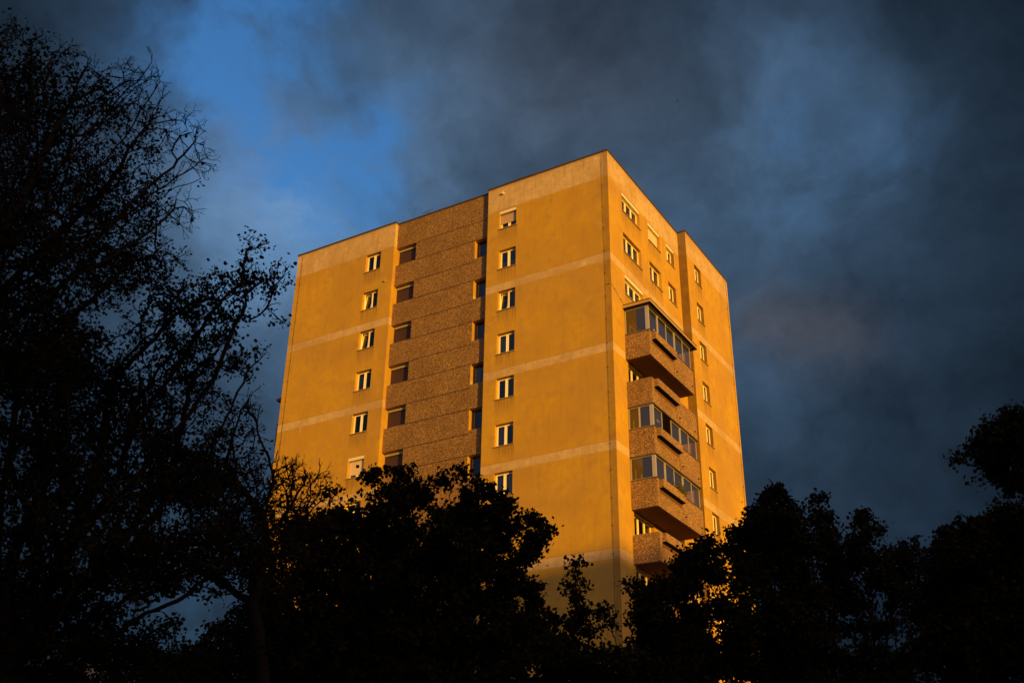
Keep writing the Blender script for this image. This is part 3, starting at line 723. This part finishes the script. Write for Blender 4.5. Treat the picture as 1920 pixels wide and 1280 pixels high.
tree('broadleaf_tree', 'tall dark tree against the right edge of the tower', foot(1475, 27),
     crown([(1452, 924, 17, 9), (1430, 937, 13, 7), (1470, 937, 14, 9), (1450, 952, 18, 11), (1415, 964, 13, 7), (1445, 977, 32, 16), (1490, 967, 16, 10), (1495, 987, 18, 14), (1400, 987, 18, 10), (1385, 1007, 20, 12), (1440, 1010, 42, 24), (1490, 1020, 32, 24), (1370, 1032, 20, 12), (1410, 1050, 34, 22), (1470, 1070, 48, 32), (1425, 1095, 22, 24), (1500, 1120, 40, 38), (1450, 1140, 34, 30), (1440, 1200, 38, 38), (1510, 1200, 36, 40), (1470, 1255, 60, 25), (1480, 1310, 90, 40)], 27),
     4400, .21, .23, True, 5, .115, 59, nleaf=32000, clump=720, csize=.12, **DN)
tree('broadleaf_tree', 'dark tree with two narrow tops against the grey sky right of the tower', foot(1600, 29),
     crown([(1533, 938, 9, 7), (1530, 952, 14, 9), (1545, 967, 16, 10), (1530, 982, 20, 12), (1560, 987, 9, 7), (1545, 1005, 30, 12), (1565, 1017, 9, 7), (1540, 1030, 32, 14), (1612, 967, 12, 9), (1600, 982, 12, 9), (1625, 987, 14, 7), (1648, 977, 9, 7), (1645, 989, 11, 7), (1620, 1005, 24, 10), (1600, 1020, 18, 10), (1640, 1030, 24, 10), (1610, 1045, 50, 10), (1700, 1022, 14, 7), (1715, 1027, 11, 7), (1700, 1046, 32, 12), (1745, 1037, 11, 7), (1680, 1070, 48, 18), (1570, 1070, 38, 24), (1560, 1110, 48, 20), (1640, 1092, 46, 16), (1600, 1140, 48, 10), (1690, 1120, 36, 22), (1540, 1170, 36, 26), (1640, 1178, 66, 10), (1720, 1160, 26, 26), (1560, 1240, 66, 32), (1660, 1245, 76, 26), (1740, 1220, 36, 26), (1640, 1310, 120, 40)], 29),
     4400, .22, .24, True, 4, .115, 61, nleaf=25000, clump=760, csize=.12, **DN)
tree('broadleaf_tree', 'broad dark tree filling the lower right corner', foot(1880, 24),
     crown([(1778, 997, 9, 7), (1790, 1012, 16, 9), (1825, 987, 22, 9), (1845, 991, 12, 7), (1830, 1006, 34, 14), (1880, 977, 28, 10), (1905, 958, 18, 10), (1865, 1000, 32, 20), (1910, 1000, 40, 40), (1780, 1031, 22, 10), (1810, 1046, 48, 22), (1770, 1066, 28, 14), (1870, 1060, 70, 50), (1790, 1100, 66, 28), (1760, 1140, 36, 26), (1870, 1150, 90, 60), (1930, 1100, 60, 100), (1780, 1200, 56, 36), (1880, 1230, 100, 50)], 24),
     5600, .20, .22, True, 5, .105, 67, nleaf=52000, clump=1000, csize=.11, **DN)
tree('broadleaf_tree', 'nearer tree reaching in from the right edge high above the others', foot(2150, 15),
     crown([(1895, 772, 12, 9), (1885, 786, 13, 9), (1905, 790, 20, 12), (1850, 813, 10, 7), (1845, 821, 14, 8), (1880, 816, 32, 16), (1820, 846, 14, 5), (1795, 857, 12, 4), (1850, 846, 28, 10), (1900, 850, 38, 20), (1840, 866, 18, 6), (1870, 881, 24, 10), (1880, 900, 14, 8), (1905, 900, 22, 14), (1980, 860, 70, 70), (2100, 900, 140, 140)], 15),
     4200, .13, .14, True, 5, .066, 71, nleaf=26000, twig=0, rtip=.005, spread=.055, infl=1.6, clump=900, csize=.065)

# ------------------------------------------------------------------ low buildings beyond the trees
def house(name, label, c, rz, sx_, sy_, h, ridge):
    t = thing(name, label, 'house', c); t.rotation_euler = (0, 0, rz)
    a, b = sx_/2, sy_/2
    wm_ = MB(); wm_.poly([(-a, -b, 0), (a, -b, 0), (a, -b, h), (-a, -b, h)]).poly([(-a, b, 0), (-a, b, h), (a, b, h), (a, b, 0)])
    if ridge:
        wm_.poly([(-a, -b, 0), (-a, -b, h), (-a, 0, h+ridge), (-a, b, h), (-a, b, 0)]).poly([(a, -b, 0), (a, b, 0), (a, b, h), (a, 0, h+ridge), (a, -b, h)])
        o2 = .4; k = ridge/b
        rf_ = MB()
        for s_ in (-1, 1):
            rf_.poly([(-a-o2, s_*(b+o2), h-k*o2+.03), (a+o2, s_*(b+o2), h-k*o2+.03), (a+o2, 0, h+ridge+.03), (-a-o2, 0, h+ridge+.03)])
            rf_.poly([(-a-o2, s_*(b+o2), h-k*o2-.12), (a+o2, s_*(b+o2), h-k*o2-.12), (a+o2, s_*(b+o2), h-k*o2+.028), (-a-o2, s_*(b+o2), h-k*o2+.028)])
    else:
        wm_.poly([(-a, -b, 0), (-a, -b, h), (-a, b, h), (-a, b, 0)]).poly([(a, -b, 0), (a, b, 0), (a, b, h), (a, -b, h)])
        rf_ = MB().box(-a-.3, a+.3, -b-.3, b+.3, h+.002, h+.35)
    link('wall', wm_.mesh('wall', 'render'), t); r_ = link('roof', rf_.mesh('roof', 'tiles'), t)
    if ridge: link('chimney', MB().box(a*.4, a*.4+.8, -.4, .4, h+ridge-.8, h+ridge+1.0).mesh('chimney', 'render'), r_)
    for k in range(int(sx_//3.5)):
        x = -a+1.4+k*3.5
        for z in np.arange(1.2, h-1.4, 3.0):
            w2 = link('window', MB().box(x, x+1.2, -b-.03, -b+.02, z, z+1.3).mesh('window', 'frame'), t)
            link('pane', MB().box(x+.1, x+1.1, -b-.045, -b-.032, z+.1, z+1.2).mesh('pane', 'interior'), w2)
    return t
c = at(60, 1200, 52); house('house', 'dark low house with a sloping roof behind the trees at lower left', (c[0]-3, c[1], 0), R(42), 22, 10, 7.0, 3.2)
c = at(1860, 1262, 60); house('house', 'dark low flat roofed house behind the trees at lower right', (c[0]+3, c[1]+4, 0), R(4), 16, 9, 11.0, 0)
# the neighbouring block towards the sunset, behind the camera; its shadow climbs the foot of the tower
D = 170.0; ex, ey = -sy, sx
ob = Vector((sx*D, sy*D, 0)); HH = ZR-23.75 + D*math.tan(R(SUN_EL))
e0, e1 = -62.0, 2.9
t = thing('apartment_block', 'long grey neighbouring block facing the sunset behind the viewer', 'apartment block', (ob.x+ex*(e0+e1)/2, ob.y+ey*(e0+e1)/2, 0))
t.rotation_euler = (0, 0, math.atan2(ey, ex))
hw = (e1-e0)/2
link('wall', MB().box(-hw, hw, 0-11, 0, 0, HH-.3).mesh('wall', 'render'), t)
r_ = link('roof', MB().box(-hw, hw, -11, 0, HH-.298, HH).mesh('roof', 'roof'), t)
wf = MB().box(-.7, .7, 0, .05, 0, 1.5).mesh('window', 'frame'); wp = MB().box(-.6, .6, .052, .07, .1, 1.4).mesh('pane', 'interior')
for k in range(10):
    for j in range(8):
        x = -hw+3+k*6.4
        o = bpy.data.objects.new('window', wf); COL.objects.link(o); o.parent = t; o.location = (x, 0, 1.2+j*3.0)
        o2 = bpy.data.objects.new('pane', wp); COL.objects.link(o2); o2.parent = o

# ------------------------------------------------------------------ a bird crossing the cloud
c = CAM+ray(1270, 190)*150
bd = MB()
bd.poly([(-.16, 0, 0), (0, .05, .02), (.2, 0, 0), (0, -.05, .02)]).poly([(-.05, .03, .01), (.07, .03, .01), (.02, .26, .10), (-.06, .42, .06)]).poly([(-.05, -.03, .01), (.07, -.03, .01), (.02, -.26, .10), (-.06, -.42, .06)])
bd.poly([(-.16, 0, 0), (0, .05, .02), (.2, 0, 0), (0, 0, -.05)]).poly([(-.16, 0, 0), (0, 0, -.05), (.2, 0, 0), (0, -.05, .02)])
o = link('bird', bd.mesh('bird', 'bird'), None, tuple(c), R(40)); tag(o, 'tiny dark bird flying high in the cloud right of the tower roof', 'bird')

for o in SC.objects:
    if '_o' in o: del o['_o']
